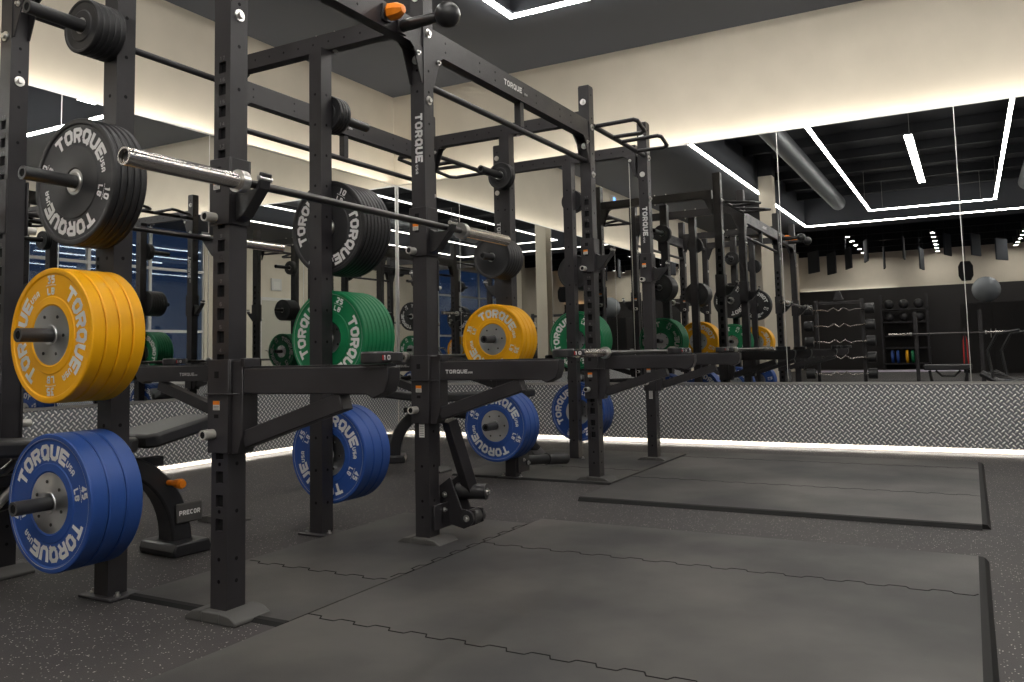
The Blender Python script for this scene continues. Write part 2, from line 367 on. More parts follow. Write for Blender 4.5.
# cove + kick strips
def strip(name, a, b3, label, m, pr='light'):
    o = MB().box(a[0], b3[0], a[1], b3[1], a[2], b3[2]).build(name, m); tag(o, label, pr); return o
strip('cove_light', (XL+.02, YB+.030, ZM1+.002), (XR, YB+.055, ZM1+.012), 'hidden warm LED strip on top of the right wall mirrors', 'cove')
strip('cove_light', (XL-.055, -2.8, ZM1+.002), (XL-.030, YB+.0, ZM1+.012), 'hidden warm LED strip on top of the left wall mirrors', 'cove')
strip('kick_light', (XL+.03, YB+.075, .030), (XR, YB+.095, .040), 'white LED line at the floor under the right tread plates', 'kick')
strip('kick_light', (XL-.095, -2.8, .030), (XL-.075, YB-.0, .040), 'white LED line at the floor under the left tread plates', 'kick')
strip('cove_light', (XL, YF+.01, 2.81), (-2.2, YF+.03, 2.82), 'LED strip on the ledge of the far black wall, left part', 'cove2')
strip('cove_light', (2.3, YF+.01, 2.81), (XR, YF+.03, 2.82), 'warm orange LED strip on the ledge of the far black wall, right part', 'cove3')
# mirrors: panels 1.235 m wide
PW = 1.335; PWL = 1.262
def panel(nm, a, b3, label, m, edge=True):
    t = MB(); t.box(*a, *b3) if False else t.box(a[0], b3[0], a[1], b3[1], a[2], b3[2])
    o = t.build(nm, m); tag(o, label, 'mirror' if 'mirror' in nm else 'wall panel'); return o
ordn = ['first', 'second', 'third', 'fourth', 'fifth', 'sixth', 'seventh', 'eighth', 'ninth']
x = XL+.002; i = 0
while x < XR - .05:
    x2 = min(x + PW, XR-.002)
    o = panel('mirror_panel', (x+.003, YB, ZM0+.02), (x2-.003, YB+.07, ZM1), '%s wall mirror panel right of the corner on the back wall' % ordn[i], 'mirror')
    o['group'] = 'mirror panels of the back wall'
    MB().box(x2-.003, x2+.003, YB-.001, YB+.02, ZM0+.02, ZM1).build('edge_trim', 'alu', o)
    o = panel('tread_plate_panel', (x+.0002, YB, .02), (x2-.0002, YB+.05, ZM0), '%s diamond tread plate right of the corner under the back mirrors' % ordn[i], 'treadX')
    o['group'] = 'tread plates under the back mirrors'
    x = x2; i += 1
y = YB-.004; i = 0
while y > -2.7:
    y2 = max(y - PWL, -2.8)
    o = panel('mirror_panel', (XL-.07, y2+.003, ZM0+.02), (XL, y-.003, ZM1), '%s wall mirror panel from the corner on the left wall' % ordn[i], 'mirror')
    o['group'] = 'mirror panels of the left wall'
    MB().box(XL-.02, XL+.001, y2-.003, y2+.003, ZM0+.02, ZM1).build('edge_trim', 'alu', o)
    o = panel('tread_plate_panel', (XL-.05, y2+.0002, .02), (XL, y-.0002, ZM0), '%s diamond tread plate from the corner under the left mirrors' % ordn[i], 'treadY')
    o['group'] = 'tread plates under the left mirrors'
    y = y2; i += 1
struct('trim_1', MB().box(XL, XR, YB-.006, YB+.05, ZM0, ZM0+.018), 'alu', 'thin aluminium ledge above the right tread plates')
struct('trim_2', MB().box(XL-.05, XL+.006, -2.8, YB-.006, ZM0, ZM0+.018), 'alu', 'thin aluminium ledge above the left tread plates')
struct('trim_3', MB().box(XL, XR, YB-.004, YB+.006, ZM1, ZM1+.014), 'alu', 'thin rail along the top of the right mirrors')
struct('trim_4', MB().box(XL-.006, XL+.004, -2.8, YB-.004, ZM1, ZM1+.014), 'alu', 'thin rail along the top of the left mirrors')
struct('trim_5', MB().box(XL+.0, XL+.014, YB-.014, YB-.0, ZM0+.018, ZM1), 'alu', 'metal corner strip where the two mirror walls meet')

sg = thing('wall_sign', 'tiny lit blue and white sign high on the left bulkhead', 'sign', (XL-.10, .62, 3.48))
MB().cbox((0,0,0), (.05,.16,.20)).build('sign_box', 'frame', sg, .004)
M['blue_lit'] = mat('lit blue', (.1,.3,.9), .5, emit=(.15,.4,1), es=2.5)
MB().cbox((.027,0,.02), (.004,.08,.10)).build('sign_face', 'blue_lit', sg)
# ------------------------------------------------------------------ rubber platforms
def zig(mb, p, q, amp=.022, step=.10, w=.005, z=.0205):
    p = Vector(p); q = Vector(q); d = q-p; L = d.length; d.normalize(); s2 = Vector((-d.y, d.x)); t = 0; sg = 1
    while t < L-.02:
        e2 = min(t+step*.55, L)
        a = p+d*t+s2*amp*sg*.5; c = p+d*e2+s2*amp*sg*.5; mb.beam((a.x,a.y,z), (c.x,c.y,z), w, .0012)
        e3 = min(t+step, L); g4 = p+d*(e2+.012)+s2*amp*-sg*.5
        if e3 > e2: mb.beam((c.x,c.y,z), (g4.x,g4.y,z), w*.8, .0012)
        t += step*.55+.012; sg = -sg
def platform(label, x0, x1, y0, y1, joints, edges, h=.02):
    t = thing('rubber_floor_mat', label, 'mat', ((x0+x1)/2, (y0+y1)/2, GZ)); cx, cy = (x0+x1)/2, (y0+y1)/2
    mb = MB(); mb.box(x0-cx, x1-cx, y0-cy, y1-cy, 0.0005, h); mb.build('tile_surface', 'matr', t)
    for (ax, ay, bx, by) in joints: s2 = MB(); zig(s2, (ax-cx, ay-cy), (bx-cx, by-cy), z=h+.0003); s2.build('puzzle_seam', 'seam', t)
    w = .035
    for (ax, ay, bx, by, nx, ny) in edges:
        eb = MB(); p = [(ax-cx, ay-cy), (bx-cx, by-cy)]
        vs = []
        for (qx, qy) in p: vs += [(qx, qy, .0005), (qx, qy, h), (qx+nx*w*.6, qy+ny*w*.6, h*.9), (qx+nx*w, qy+ny*w, .0005)]
        eb.add(vs, [(0,1,2,3),(4,7,6,5),(0,4,5,1),(1,5,6,2),(2,6,7,3),(3,7,4,0)]); eb.build('ramp_edge', 'matedge', t)
platform('large black rubber lifting platform in the foreground', -1.90, -.02, -.6, 3.71, [(-1.9,2.05,-.02,2.05),(-1.9,3.14,-.02,3.14),(-1.9,.96,-.02,.96)], [(-.02,-.6,-.02,3.71,1,0)], .020)
platform('black rubber lifting platform near the back mirror wall', -1.98, 0.0, 4.35, 6.60, [(-1.98,5.15,0,5.15),(-1.98,6.25,0,6.25)], [(0,4.35,0,6.6,1,0),(-1.98,4.35,0,4.35,0,-1)], .022)
platform('small black rubber mat inside the nearest rack bay', -2.66, -1.925, 2.0, 3.62, [(-2.64,2.51,-1.94,2.51),(-1.935,2.55,-1.935,3.6)], [(-2.66,2.0,-1.925,2.0,0,-1)], .012)
platform('small black rubber mat inside the rack bay by the mirror', -3.2, -2.03, 4.93, 6.5, [(-3.1,5.5,-2.05,5.5)], [(-3.2,4.93,-2.03,4.93,0,-1)], .012)

# ------------------------------------------------------------------ the rig
FX, PX, BX = -2.168, -2.75, -3.448
UY = [1.975, 3.115, 5.03, 6.095]; PY = [1.966, 3.073, 4.966, 5.99]
XO = {6.095: .02}; UT = 2.575; H2 = .038
rig = thing('power_rack', 'tall black steel double-sided power rack rig running to the corner mirrors', 'rack', (PX, 4.0, 0))
RO = Vector((PX, 4.0, 0))
def L3(x, y, z): return (x-RO.x, y-RO.y, z)
def bolt(mb, c, nrm, r=.017):
    c = Vector(c); nrm = Vector(nrm)
    mb.cyl(c, c+nrm*.004, r, 16); mb.cyl(c+nrm*.004, c+nrm*.014, r*.55, 6)
def one_bolt(c, nrm, r, parent, name='bolt'):
    q = MB(); bolt(q, c, nrm, r); return q.build(name, 'zinc', parent)
def flat_text(mb, s, origin, ux, uz, H, W=.8, gap=.25, wt=.22, mi=0, off=0.0):
    o2 = Vector(origin); ux = Vector(ux); uz = Vector(uz)
    text(mb, s, lambda a, h: tuple(o2 + ux*a + uz*h), H, W, gap, wt, 1, mi)
def upright(x, y, idx, num):
    # square tube with numbered keyholes cut in the outer face (sgn -1 or +1)
    mb = MB(); sgn = -1 if num else 1
    z0, z1 = GZ+.03, UT; hw, hh = .0165, .0195
    for a, c, f in ((-H2, H2, 'f'),):
        mb.box(-H2, H2, -H2 if sgn > 0 else -H2+.012, H2 if sgn < 0 else H2-.012, z0, z1)
    ys = -H2 if sgn < 0 else H2-.012; ye = ys+.012
    mb.box(-H2, -hw, ys, ye, z0, z1); mb.box(hw, H2, ys, ye, z0, z1)
    zs = [.803 + (k-7)*.0762 for k in range(-2, 21)]; last = z0
    for zz in zs:
        if zz < .2 or zz > 2.3: continue
        mb.box(-hw, hw, ys, ye, last, zz-hh); last = zz+hh
    mb.box(-hw, hw, ys, ye, last, z1)
    mb.v = [(a+x-RO.x, c+y-RO.y, d2) for a, c, d2 in mb.v]
    hb = mb; yh = (y + (-H2+.0118 if sgn < 0 else H2-.0118))
    for zz in zs:
        if .2 < zz < 2.3: hb.box(x-RO.x-hw, x-RO.x+hw, yh-RO.y-.0004, yh-RO.y+.0004, zz-hh, zz+hh, 1)
    for side in (-1, 1):
        for zz in [.16+.152*k for k in range(3)] + [.09] + [1.72, 1.87, 2.02, 2.12, 2.36, 2.52]:
            c = Vector(L3(x+side*H2, y, zz)); hb.cyl(c, c+Vector((side*.0006,0,0)), .0065, 10, 1)
            if not num or zz < .5: 
                c = Vector(L3(x, y-H2, zz)); hb.cyl(c, c+Vector((0,-.0006,0)), .0065, 10, 1)
    o = mb.build('upright', ['black', 'hole'], rig)
    if num:
        nb = MB()
        for k, zz in zip(range(0, 23), zs):
            if .2 < zz < 2.3 and 6 <= k: flat_text(nb, str(k-5), L3(x, y-H2-.0006, zz+.026), (1,0,0), (0,0,1), .013)
        nb.build('hole_number', 'faint', o)
    else:
        tb = MB(); flat_text(tb, 'TORQUE', L3(x-.014, y-H2-.0008, 1.80), (0,0,-1), (1,0,0), .040, .80, .18, .27)
        flat_text(tb, 'USA', L3(x-.014, y-H2-.0008, 1.655), (0,0,-1), (1,0,0), .014, .8, .3, .2)
        tb.build('brand_lettering', 'white', o)
        lb = MB(); lb.box(x-.012-RO.x, x+.016-RO.x, y-H2-RO.y-.001, y-H2-RO.y, .44, .585, 0); lb.box(x-.012-RO.x, x+.016-RO.x, y-H2-RO.y-.0014, y-H2-RO.y-.001, .563, .585, 1)
        for q in range(14): lb.box(x-.009-RO.x, x+.013-RO.x, y-H2-RO.y-.0014, y-H2-RO.y-.001, .448+q*.0078, .4505+q*.0078, 2)
        tag(lb.build('warning_label', ['label', 'orange', 'ink'], o), 'tall white label with an orange head')
    for zz in (2.47, 2.17): one_bolt(L3(x-.004, y-H2, zz), (0,-1,0), .021, o)
    for zz in (2.30, 1.98): one_bolt(L3(x+H2, y, zz), (1,0,0), .021, o)
    cp = MB(); cp.box(x-RO.x-H2+.002, x-RO.x+H2-.002, y-RO.y-H2+.002, y-RO.y+H2-.002, UT, UT+.008); cp.build('end_cap', 'satin', o)
    ft = MB(); a, c = .115, .075
    for sgx in (-1, 1):
        ft.prism([(sgx*(H2+.001), 0), (sgx*a, 0), (sgx*a, .012), (sgx*(a-.03), .030), (sgx*(H2+.001), .036)], -c, c, 'XZ')
    ft.box(-H2-.001, H2+.001, -c, -H2-.001, 0, .034); ft.box(-H2-.001, H2+.001, H2+.001, c, 0, .034); ft.box(-H2, H2, -H2, H2, 0, .03)
    ft.v = [(p+x-RO.x, q+y-RO.y, r+GZ) for p, q, r in ft.v]
    tag(ft.build('foot', 'rubfoot', o, .004, 2), 'grey rubber covered foot')
    return o
for i, y in enumerate(UY):
    for x in (FX, BX): upright(x+(XO.get(y, 0) if x == FX else 0), y, i, i % 2 == 0)
def post(x, y, sg):
    mb = MB(); mb.box(x-RO.x-H2, x-RO.x+H2, y-RO.y-H2, y-RO.y+H2, GZ+.012, 2.33)
    hb = mb
    for k in range(14):
        zz = .12+.152*k
        c = Vector(L3(x, y-H2, zz)); hb.cyl(c, c+Vector((0,-.0006,0)), .007, 10, 1)
        c = Vector(L3(x+H2, y, zz)); hb.cyl(c, c+Vector((.0006,0,0)), .007, 10, 1)
    o = mb.build('storage_post', ['black', 'hole'], rig)
    bp = MB(); bp.box(x-RO.x-.09, x-RO.x+.09, y-RO.y-.065, y-RO.y+.065, GZ, GZ+.0118); bp.build('base_plate', 'black', o, .003)
    for sx2 in (-1, 1): one_bolt(L3(x+sx2*.066, y-.02, GZ+.0118), (0,0,1), .012, o)
    for z in (.335, .90, 1.445, 2.02):
        pg = MB(); y0 = y+sg*H2; y1 = y0+sg*.315
        c0 = L3(x, y0, z); c1 = L3(x, y1, z); c2 = L3(x, y0+sg*.005, z)
        pg.cyl(c0, c2, .034, 20)
        pg.lathe([(.0001,0),(.0235,0)], c0, 'Y', 20) if False else pg.tube([c0, c1], .0238, 20)
        pg.lathe([(.0238, 0), (.0238, sg*.004), (.015, sg*.004), (.015, 0)], c1, 'Y', 20)
        q = pg.build('weight_peg', 'knurl', rig)
        MB().cyl(L3(x, y1+sg*.0005, z), L3(x, y1+sg*.001, z), .015, 16).build('peg_recess', 'hole', q)
for y, sg in zip(PY, (-1, 1, -1, 1)): post(PX, y, sg)
def gusset(x, y, z, sx, sy, along):
    mb = MB(); t = .006
    if along == 'Y':
        poly = [(y+sy*H2, z), (y+sy*(H2+.10), z), (y+sy*(H2+.07), z-.02), (y+sy*(H2+.012), z-.17), (y+sy*H2, z-.17)]
        for q in (-H2+.004, H2-.010): mb.prism([(a-RO.y, c) for a, c in poly], x+q-RO.x, x+q+t-RO.x, 'YZ')
    else:
        poly = [(x+sx*H2, z), (x+sx*(H2+.10), z), (x+sx*(H2+.07), z-.02), (x+sx*(H2+.012), z-.17), (x+sx*H2, z-.17)]
        for q in (-H2+.004, H2-.010): mb.prism([(a-RO.x, c) for a, c in poly], y+q-RO.y, y+q+t-RO.y, 'XZ')
    o = mb.build('gusset_bracket', 'black', rig, .001)
    b2 = MB()
    c = L3(x+sx*(H2+.045) if along == 'X' else x+H2, y+sy*(H2+.045) if along == 'Y' else y-H2, z-.04)
    bolt(b2, c, (0,-1,0) if along == 'X' else (1,0,0), .012); b2.build('bolt', 'zinc', o)
# long beams (Y) and cross beams (X)
for x in (FX, BX):
    for a, c in ((0, 1), (1, 2)):
        ya, yb = UY[a]+H2+.001, UY[c]-H2-.001
        if x == BX and a == 0:
            MB().cyl(L3(x, ya, 2.30), L3(x, yb, 2.30), .0165, 14).build('pull_up_bar', 'black', rig); continue
        mb = MB(); mb.box(x-RO.x-.03, x-RO.x+.03, ya-RO.y, yb-RO.y, 2.225, 2.34)
        hb = mb; yy = ya+.12
        while yy < yb-.1:
            for zz in (2.26, 2.305):
                if int(yy*50) % 3: cc = Vector(L3(x+.03, yy, zz)); hb.cyl(cc, cc+Vector((.0006,0,0)), .006, 8, 1)
            yy += .16
        o = mb.build('top_beam', ['black', 'hole'], rig)
        if a == 1:
            tb = MB(); flat_text(tb, 'TORQUE', L3(x+.0308, (ya+yb)/2-.12, 2.268), (0,1,0), (0,0,1), .032, .9, .2, .24); flat_text(tb, 'USA', L3(x+.0308, (ya+yb)/2+.03, 2.268), (0,1,0), (0,0,1), .012); tb.build('brand_lettering', 'white', o)
        gusset(x, UY[a], 2.224, 0, 1, 'Y'); gusset(x, UY[c], 2.224, 0, -1, 'Y')
        if a == 1:
            pb = MB(); zz = 2.07 if a == 1 else 2.07
            pb.cyl(L3(x, ya, zz), L3(x, yb, zz), .0165, 14)
            if a == 1: pb.box(x-RO.x-.02, x-RO.x+.02, (ya+yb)/2-RO.y-.02, (ya+yb)/2-RO.y+.02, zz+.012, 2.224)
            pb.build('pull_up_bar', 'black', rig)
for y in UY:
    mb = MB(); mb.box(BX+H2+.001-RO.x, FX-H2-.001-RO.x, y-RO.y-.03, y-RO.y+.03, 2.332, 2.415)
    hb = mb; xx = BX+.14
    while xx < FX-.1: cc = Vector(L3(xx, y-.03, 2.373)); hb.cyl(cc, cc+Vector((0,-.0006,0)), .006, 8, 1); xx += .1
    o = mb.build('cross_beam', ['black', 'hole'], rig)
    for sx2 in (-1, 1):
        one_bolt(L3(PX+sx2*.06, y, 2.415), (0,0,1), .012, o); one_bolt(L3(PX+sx2*.06, y, 2.332), (0,0,-1), .012, o)
    gusset(FX, y, 2.331, -1, 0, 'X'); gusset(BX, y, 2.331, 1, 0, 'X')
# multi-grip pull-up station of the far bay, both rows
for x, sx in ((FX, 1), (BX, -1)):
    mb = MB(); ya, yb = UY[2]+H2, UY[3]-H2
    mb.cyl(L3(x+sx*.03, ya, 2.32), L3(x+sx*.03, yb, 2.32), .0175, 14); o = mb.build('pull_up_bar', 'black', rig)
    for yc in (UY[2]+.06, UY[3]-.52):
        hp = MB(); a, c = yc, yc+.33; X0 = x+sx*.03; X1 = x+sx*.33
        hp.tube([L3(X0,a,2.32), L3(X1-sx*.02,a+.0,2.325), L3(X1,a+.02,2.32), L3(X1-sx*.02,c-.12,2.30), L3(X1-sx*.06,c-.07,2.30), L3(X0,c,2.32)], .0145, 12)
        hp.build('grip_hoop', 'black', o)

# ------------------------------------------------------------------ globe and cone grips on the front beam
def grip(y, z, kind, label, grp=None):
    t = thing('globe_grip' if kind != 'cone' else 'cone_grip', label, 'grip', (FX+.031, y, z), 0, grp)
    mb = MB(); mb.cbox((.006,0,0), (.012,.06,.07)); mb.build('mounting_plate', 'black', t, .002)
    if kind == 'ball':
        MB().tube([(.012,0,0),(.06,0,0),(.15,-.0,.0),(.215,0,0)], [.026,.027,.024,.022], 20).build('arm', 'satin', t)
        MB().sphere((.25,0,0), .056).build('ball', 'satin', t)
    else:
        MB().lathe([(.001,.10),(.018,.098),(.036,.065),(.040,.03),(.022,.013),(.001,.013)], (0,0,0), 'X', 8, smooth=False).build('cone', 'orange', t)
grip(2.91, 2.265, 'ball', 'black ball grip pointing outward at the top of the second upright')
grip(2.80, 2.285, 'cone', 'orange cone climbing grip on the top beam beside the black ball grip')
grip(2.42, 2.27, 'ball', 'black ball grip farther left along the top beam, seen in the mirror')
grip(2.24, 2.33, 'cone', 'orange cone grip farther left along the top beam, seen in the mirror')

# ------------------------------------------------------------------ J-cups and spotter arms
def label_sticker(mb_parent, x, y, z, w=.03, h=.03):
    lb = MB(); lb.box(x-w/2, x+w/2, y-.001, y, z-h/2, z+h/2, 0); lb.box(x-w/2, x+w/2, y-.0014, y-.001, z+h*.08, z+h/2, 1)
    for q in range(3): lb.box(x-w*.4, x+w*.4, y-.0014, y-.001, z-h*.42+q*h*.15, z-h*.36+q*h*.15, 2)
    tag(lb.build('warning_label', ['label', 'orange', 'ink'], mb_parent), 'small orange and white label')
def shell(mb, z0, z1, g=.0015, t=.008):
    a = H2+g; c = a+t
    mb.box(-c, c, -c, -a, z0, z1); mb.box(-c, c, a, c, z0, z1); mb.box(a, c, -a, a, z0, z1)
def pin(parent, z, y=-1):
    p = MB(); p.tube([(-.022, y*(H2+.0096), z), (-.022, y*(H2+.05), z)], .0165, 18); p.lathe([(.0165,0),(.0165,-.003),(.012,-.003),(.012,0)], (-.022, y*(H2+.05), z), 'Y', 18)
    p.build('pull_pin', 'pin', parent)
    MB().cyl((-.022, y*(H2+.0505), z), (-.022, y*(H2+.051), z), .0115, 14).build('pin_recess', 'hole', parent)
def jcup(x, y, zbar, s, label):
    t = thing('j_cup', label, 'bar holder', (x, y, 0), 0 if s > 0 else PI)
    mb = MB(); shell(mb, zbar-.125, zbar+.10); mb.build('housing', 'black', t, .002)
    hb = MB(); 
    for q in range(2): hb.cbox((-.004+0*q, -(H2+.0098), zbar+.06-.065*q), (.022,.0006,.022))
    hb.build('slot', 'hole', t)
    c = MB()
    poly = [(.048, zbar-.115), (.085, zbar-.10), (.158, zbar-.015), (.172, zbar+.035), (.158, zbar+.040), (.148, zbar+.000), (.140, zbar-.0155), (.110, zbar-.0155), (.075, zbar-.016), (.048, zbar-.0)]
    c.prism(poly, -.024, .024, 'XZ'); c.build('cup_arm', 'satin', t, .003)
    h = MB(); h.cyl((.160, -.028, zbar+.018), (.160, .028, zbar+.018), .009, 12); h.build('bolt', 'zinc', t)
    pin(t, zbar-.10); label_sticker(t, -.012, -(H2+.0096), zbar+.010)
    return t
ZB = 1.378
jcup(FX, UY[0], ZB, 1, 'black J-cup on the nearest front upright holding the high barbell')
jcup(FX, UY[1], ZB, 1, 'black J-cup on the second front upright holding the high barbell')
jcup(FX, UY[2], 1.45, 1, 'empty black J-cup on the third front upright')
jcup(FX+.02, UY[3], 1.45, 1, 'empty black J-cup on the front upright nearest the mirror wall')
jcup(BX, UY[0], 1.46, -1, 'black J-cup on the nearest rear upright at the left edge')
jcup(BX, UY[1], 1.46, -1, 'black J-cup on the second rear upright')
jcup(BX, UY[2], 1.40, -1, 'empty black J-cup on the third rear upright')
jcup(BX, UY[3], 1.40, -1, 'empty black J-cup on the rear upright nearest the mirror wall')
def spotter(x, y, s, label, lettering):
    t = thing('spotter_arm', label, 'safety arm', (x, y, 0), 0 if s > 0 else PI)
    mb = MB(); shell(mb, .50, .805); c = H2+.0095
    mb.prism([(c, .80), (c, .50), (c+.03, .50), (c+.05, .56), (c+.05, .80)], -.034, .034, 'XZ')
    mb.box(-c-.012, c+.055, -c-.012, -c, .690, .695); mb.box(-c-.012, c+.055, c, c+.012, .690, .695)
    mb.build('bracket', 'black', t, .002)
    hb = MB(); hb.cbox((-.006, -(c+.0006), .755), (.020,.0006,.022)); hb.cbox((-.006, -(c+.0006), .62), (.020,.0006,.012)); hb.build('slot', 'hole', t)
    a = MB()
    a.prism([(.098, .775), (.098, .692), (.60, .692), (.625, .68), (.668, .70), (.682, .735), (.682, .775)], -.030, .030, 'XZ')
    a.box(.084, .108, -.034, .034, .775, .808)
    a.build('arm_beam', 'black', t, .004, 2)
    w = MB(); w.box(.13, .67, -.026, .026, .7752, .781); w.build('wear_strip', 'satin', t)
    st = MB(); st.beam((.090, 0, .545), (.50, 0, .672), .05, .055); st.build('brace', 'black', t, .003)
    pin(t, .562); label_sticker(t, -.006, -(c+.0001), .655)
    if lettering:
        tb = MB(); ss = 1 if s > 0 else -1
        yy = -.0308*ss
        flat_text(tb, 'TORQUE', (.185 if s > 0 else .26, yy, .722), (ss, 0, 0), (0,0,1), .017, .95, .2, .22); flat_text(tb, 'USA', (.256 if s > 0 else .19, yy, .722), (ss,0,0), (0,0,1), .008)
        tb.build('brand_lettering', 'white', t)
names = ['nearest', 'second', 'third', 'farthest']
for i, y in enumerate(UY):
    spotter(FX+XO.get(y, 0), y, 1, 'black spotter arm on the %s front upright, pointing to the lifting platforms' % names[i], i in (1, 3))
    spotter(BX, y, -1, 'black spotter arm on the %s rear upright, pointing to the left mirrors' % names[i], i in (0, 1, 2, 3))

# ------------------------------------------------------------------ barbells
def barbell(name, x, yc, z, label, sleeve='chrome'):
    t = thing(name, label, 'barbell', (x, yc, z))
    MB().cyl((0,-.655,0), (0,.655,0), .014, 16).build('shaft', 'bar', t)
    kb = MB()
    for a, c in ((-.60,-.20),(.20,.60),(-.06,.06)): kb.cyl((0,a,0), (0,c,0), .0144, 16)
    kb.build('knurling', 'bar', t)
    for s in (-1, 1):
        m2 = MB(); m2.tube([(0,s*.685,0),(0,s*1.09,0)], .0265, 24, cap=False); m2.lathe([(.0265,0),(.0265,s*.003),(.021,s*.003),(.021,-s*.012),(.001,-s*.012)], (0,s*1.09,0), 'Y', 24)
        q = m2.build('sleeve', sleeve, t)
        MB().cyl((0,s*.655,0), (0,s*.685,0), .037, 24).build('collar', 'zinc', q, .003)
        MB().cyl((0,s*1.079,0), (0,s*1.081,0), .017, 16).build('end_cap', 'satin', q)
    return t
bb1 = barbell('barbell', -2.04, 2.568, ZB, 'barbell racked high across the nearest bay, chrome sleeve toward the viewer')
barbell('barbell', -2.02, 5.545, .781+.0165, 'barbell lying low on the spotter arms of the far bay')
barbell('barbell', BX-.128, 2.56, 1.46, 'barbell racked high on the rear side of the nearest bay')
barbell('barbell', BX-.128, 5.545, .781+.0165, 'barbell lying low on the rear spotter arms of the far bay')

# ------------------------------------------------------------------ plates
def ringmap(R0, ang0, ysurf, sy):
    def f(a, h):
        R = R0+h; th = ang0 - a/(R0+.02)
        return (R*math.cos(th)*(-1 if sy > 0 else 1), ysurf, R*math.sin(th))
    return f
def plate_proto(kind, R, t, hubR, lb, big=True):
    """a plate round its own Y axis, centred on the origin"""
    o = None; h = t/2; c = .006
    mb = MB(); inner = hubR
    prof = [(inner, h-.004), (inner+.006, h-.001), (inner+.010, h-.002), (R*.565, h-.0018), (R*.580, h-.0050), (R*.90, h-.0050), (R*.915, h-.0012), (R*.935, h), (R-c*.5, h-.0015), (R, h-c)]
    if not big: prof = [(inner, h), (R*.55, h), (R*.6, h-.003), (R*.86, h-.003), (R*.9, h), (R-.003, h), (R, h-.004)]
    full = prof + [(R-.0012, 0)]*(1 if big else 0) + [(r, -z) for r, z in reversed(prof)]
    mb.lathe(full, n=64 if big else 40)
    mb.v = [tuple(v2) for v2 in mb.v]
    mb.lathe([(inner, h-.004), (inner, -h+.004)], n=64 if big else 40)
    o = mb.build('weight_plate', kind)
    hb = MB(); r0 = .0252
    hb.lathe([(r0, -h+.003), (r0, h-.003), (.034, h-.001), (.036, h-.004), (hubR, h-.004)], n=48)
    hb.lathe([(hubR, -h+.004), (.036, -h+.004), (.034, -h+.001), (r0, -h+.003)], n=48)
    hub = hb.build('steel_hub', 'cast' if hubR > .06 else 'zinc', o)
    if hubR > .06:
        b2 = MB()
        for k in range(6):
            th = k*PI/3+.5
            for s in (-1, 1): b2.cyl((.072*math.cos(th), s*(h-.004), .072*math.sin(th)), (.072*math.cos(th), s*(h-.0015), .072*math.sin(th)), .006, 8)
        b2.build('rivet', 'satin', hub)
    if big:
        tb = MB()
        for sy in (-1, 1):
            ys = sy*(h-.0042)
            for a0 in (PI/2, -PI/2):
                text(tb, 'TORQUE', ringmap(R*.620, a0+.12, ys, sy), .052, .80, .17, .27, 3)
                text(tb, 'USA', ringmap(R*.66, a0-.955, ys, sy), .021, .75, .2, .25, 1)
                text(tb, lb, ringmap(R*.770, a0-PI/2+.03, ys, sy), .028, .66, .22, .26, 1)
                text(tb, 'LB', ringmap(R*.60, a0-PI/2+.03, ys, sy), .025, .7, .25, .25, 1)
                text(tb, '--------', ringmap(R*.725, a0-PI/2+.03, ys, sy), .010, .8, .0, .25, 1)
        tb.build('raised_lettering', 'white', o)
        gr = MB()
        gr.lathe([(R*.925, h-.0003), (R*.932, h+.0002)], n=64); gr.lathe([(R*.925, -h+.0003), (R*.932, -h-.0002)], n=64); 
        gr.build('rim_line', 'greytxt', o) if kind != 'blackplate' and kind != 'yellow' else None
    return o
first = {}
cnt = ['outermost', 'second', 'third', 'fourth', 'fifth', 'sixth', 'seventh', 'eighth', 'ninth']
def stack(kind, R, t, n, hubR, lb, post_i, z, spin, label_color, place, big=True, y_out=None):
    sg = (-1, 1, -1, 1)[post_i]; key = (kind, R, t)
    yface = PY[post_i] + sg*(H2+.006)
    for k in range(n):
        y = yface + sg*(t/2 + k*(t+.0006)); pos = n-1-k
        lab = '%s plate, %s, %s' % (label_color, 'outermost of its stack' if pos == 0 else cnt[pos] + ' from the peg tip', place) if n > 1 else '%s plate, %s' % (label_color, place)
        grp = '%s plates %s' % (label_color, place); cat = 'weight plate'
        sp = spin if k in (0, n-1) else random.uniform(0, 6.28)
        if key not in first:
            o = plate_proto(kind, R, t, hubR, lb, big); first[key] = o; o.location = (PX, y, z); tag(o, lab, cat, grp)
            o.rotation_euler = (0, sp, 0)
        else:
            o = dup(first[key], (PX, y, z), (0, sp, 0), lab, grp); o['category'] = cat
D = math.radians
pl = ['on the nearest post', 'on the second post', 'on the third post', 'on the post nearest the mirror']
# spin about Y: positive angle turns the top toward +X ... (screen clockwise seen from -Y)
stack('blue', .232, .0645, 3, .102, '45', 0, .335, D(-12), 'blue', pl[0])
stack('yellow', .232, .0505, 4, .102, '35', 0, .90, D(90), 'yellow', pl[0])
stack('blackplate', .229, .0255, 5, .046, '10', 0, 1.445, D(20), 'large black', pl[0])
stack('blackplate', .100, .0225, 5, .030, '5', 0, 2.02, 0, 'small black', pl[0], big=False)
stack('blue', .232, .0645, 3, .102, '45', 1, .335, D(30), 'blue', pl[1])
stack('green', .233, .0295, 8, .080, '25', 1, .90, D(-65), 'green', pl[1])
stack('blackplate', .234, .0265, 8, .046, '10', 1, 1.445, D(-58), 'large black', pl[1])
stack('blackplate', .092, .020, 4, .030, '5', 1, 2.02, 0, 'small black', pl[1], big=False)
stack('blue', .232, .0645, 3, .102, '45', 2, .335, D(26), 'blue', pl[2])
stack('yellow', .232, .0505, 4, .102, '35', 2, .90, D(24), 'yellow', pl[2])
stack('blackplate', .140, .032, 6, .030, '5', 2, 1.445, 0, 'medium black', pl[2], big=False)
stack('blackplate', .092, .020, 3, .030, '5', 2, 2.02, 0, 'small black', pl[2], big=False)
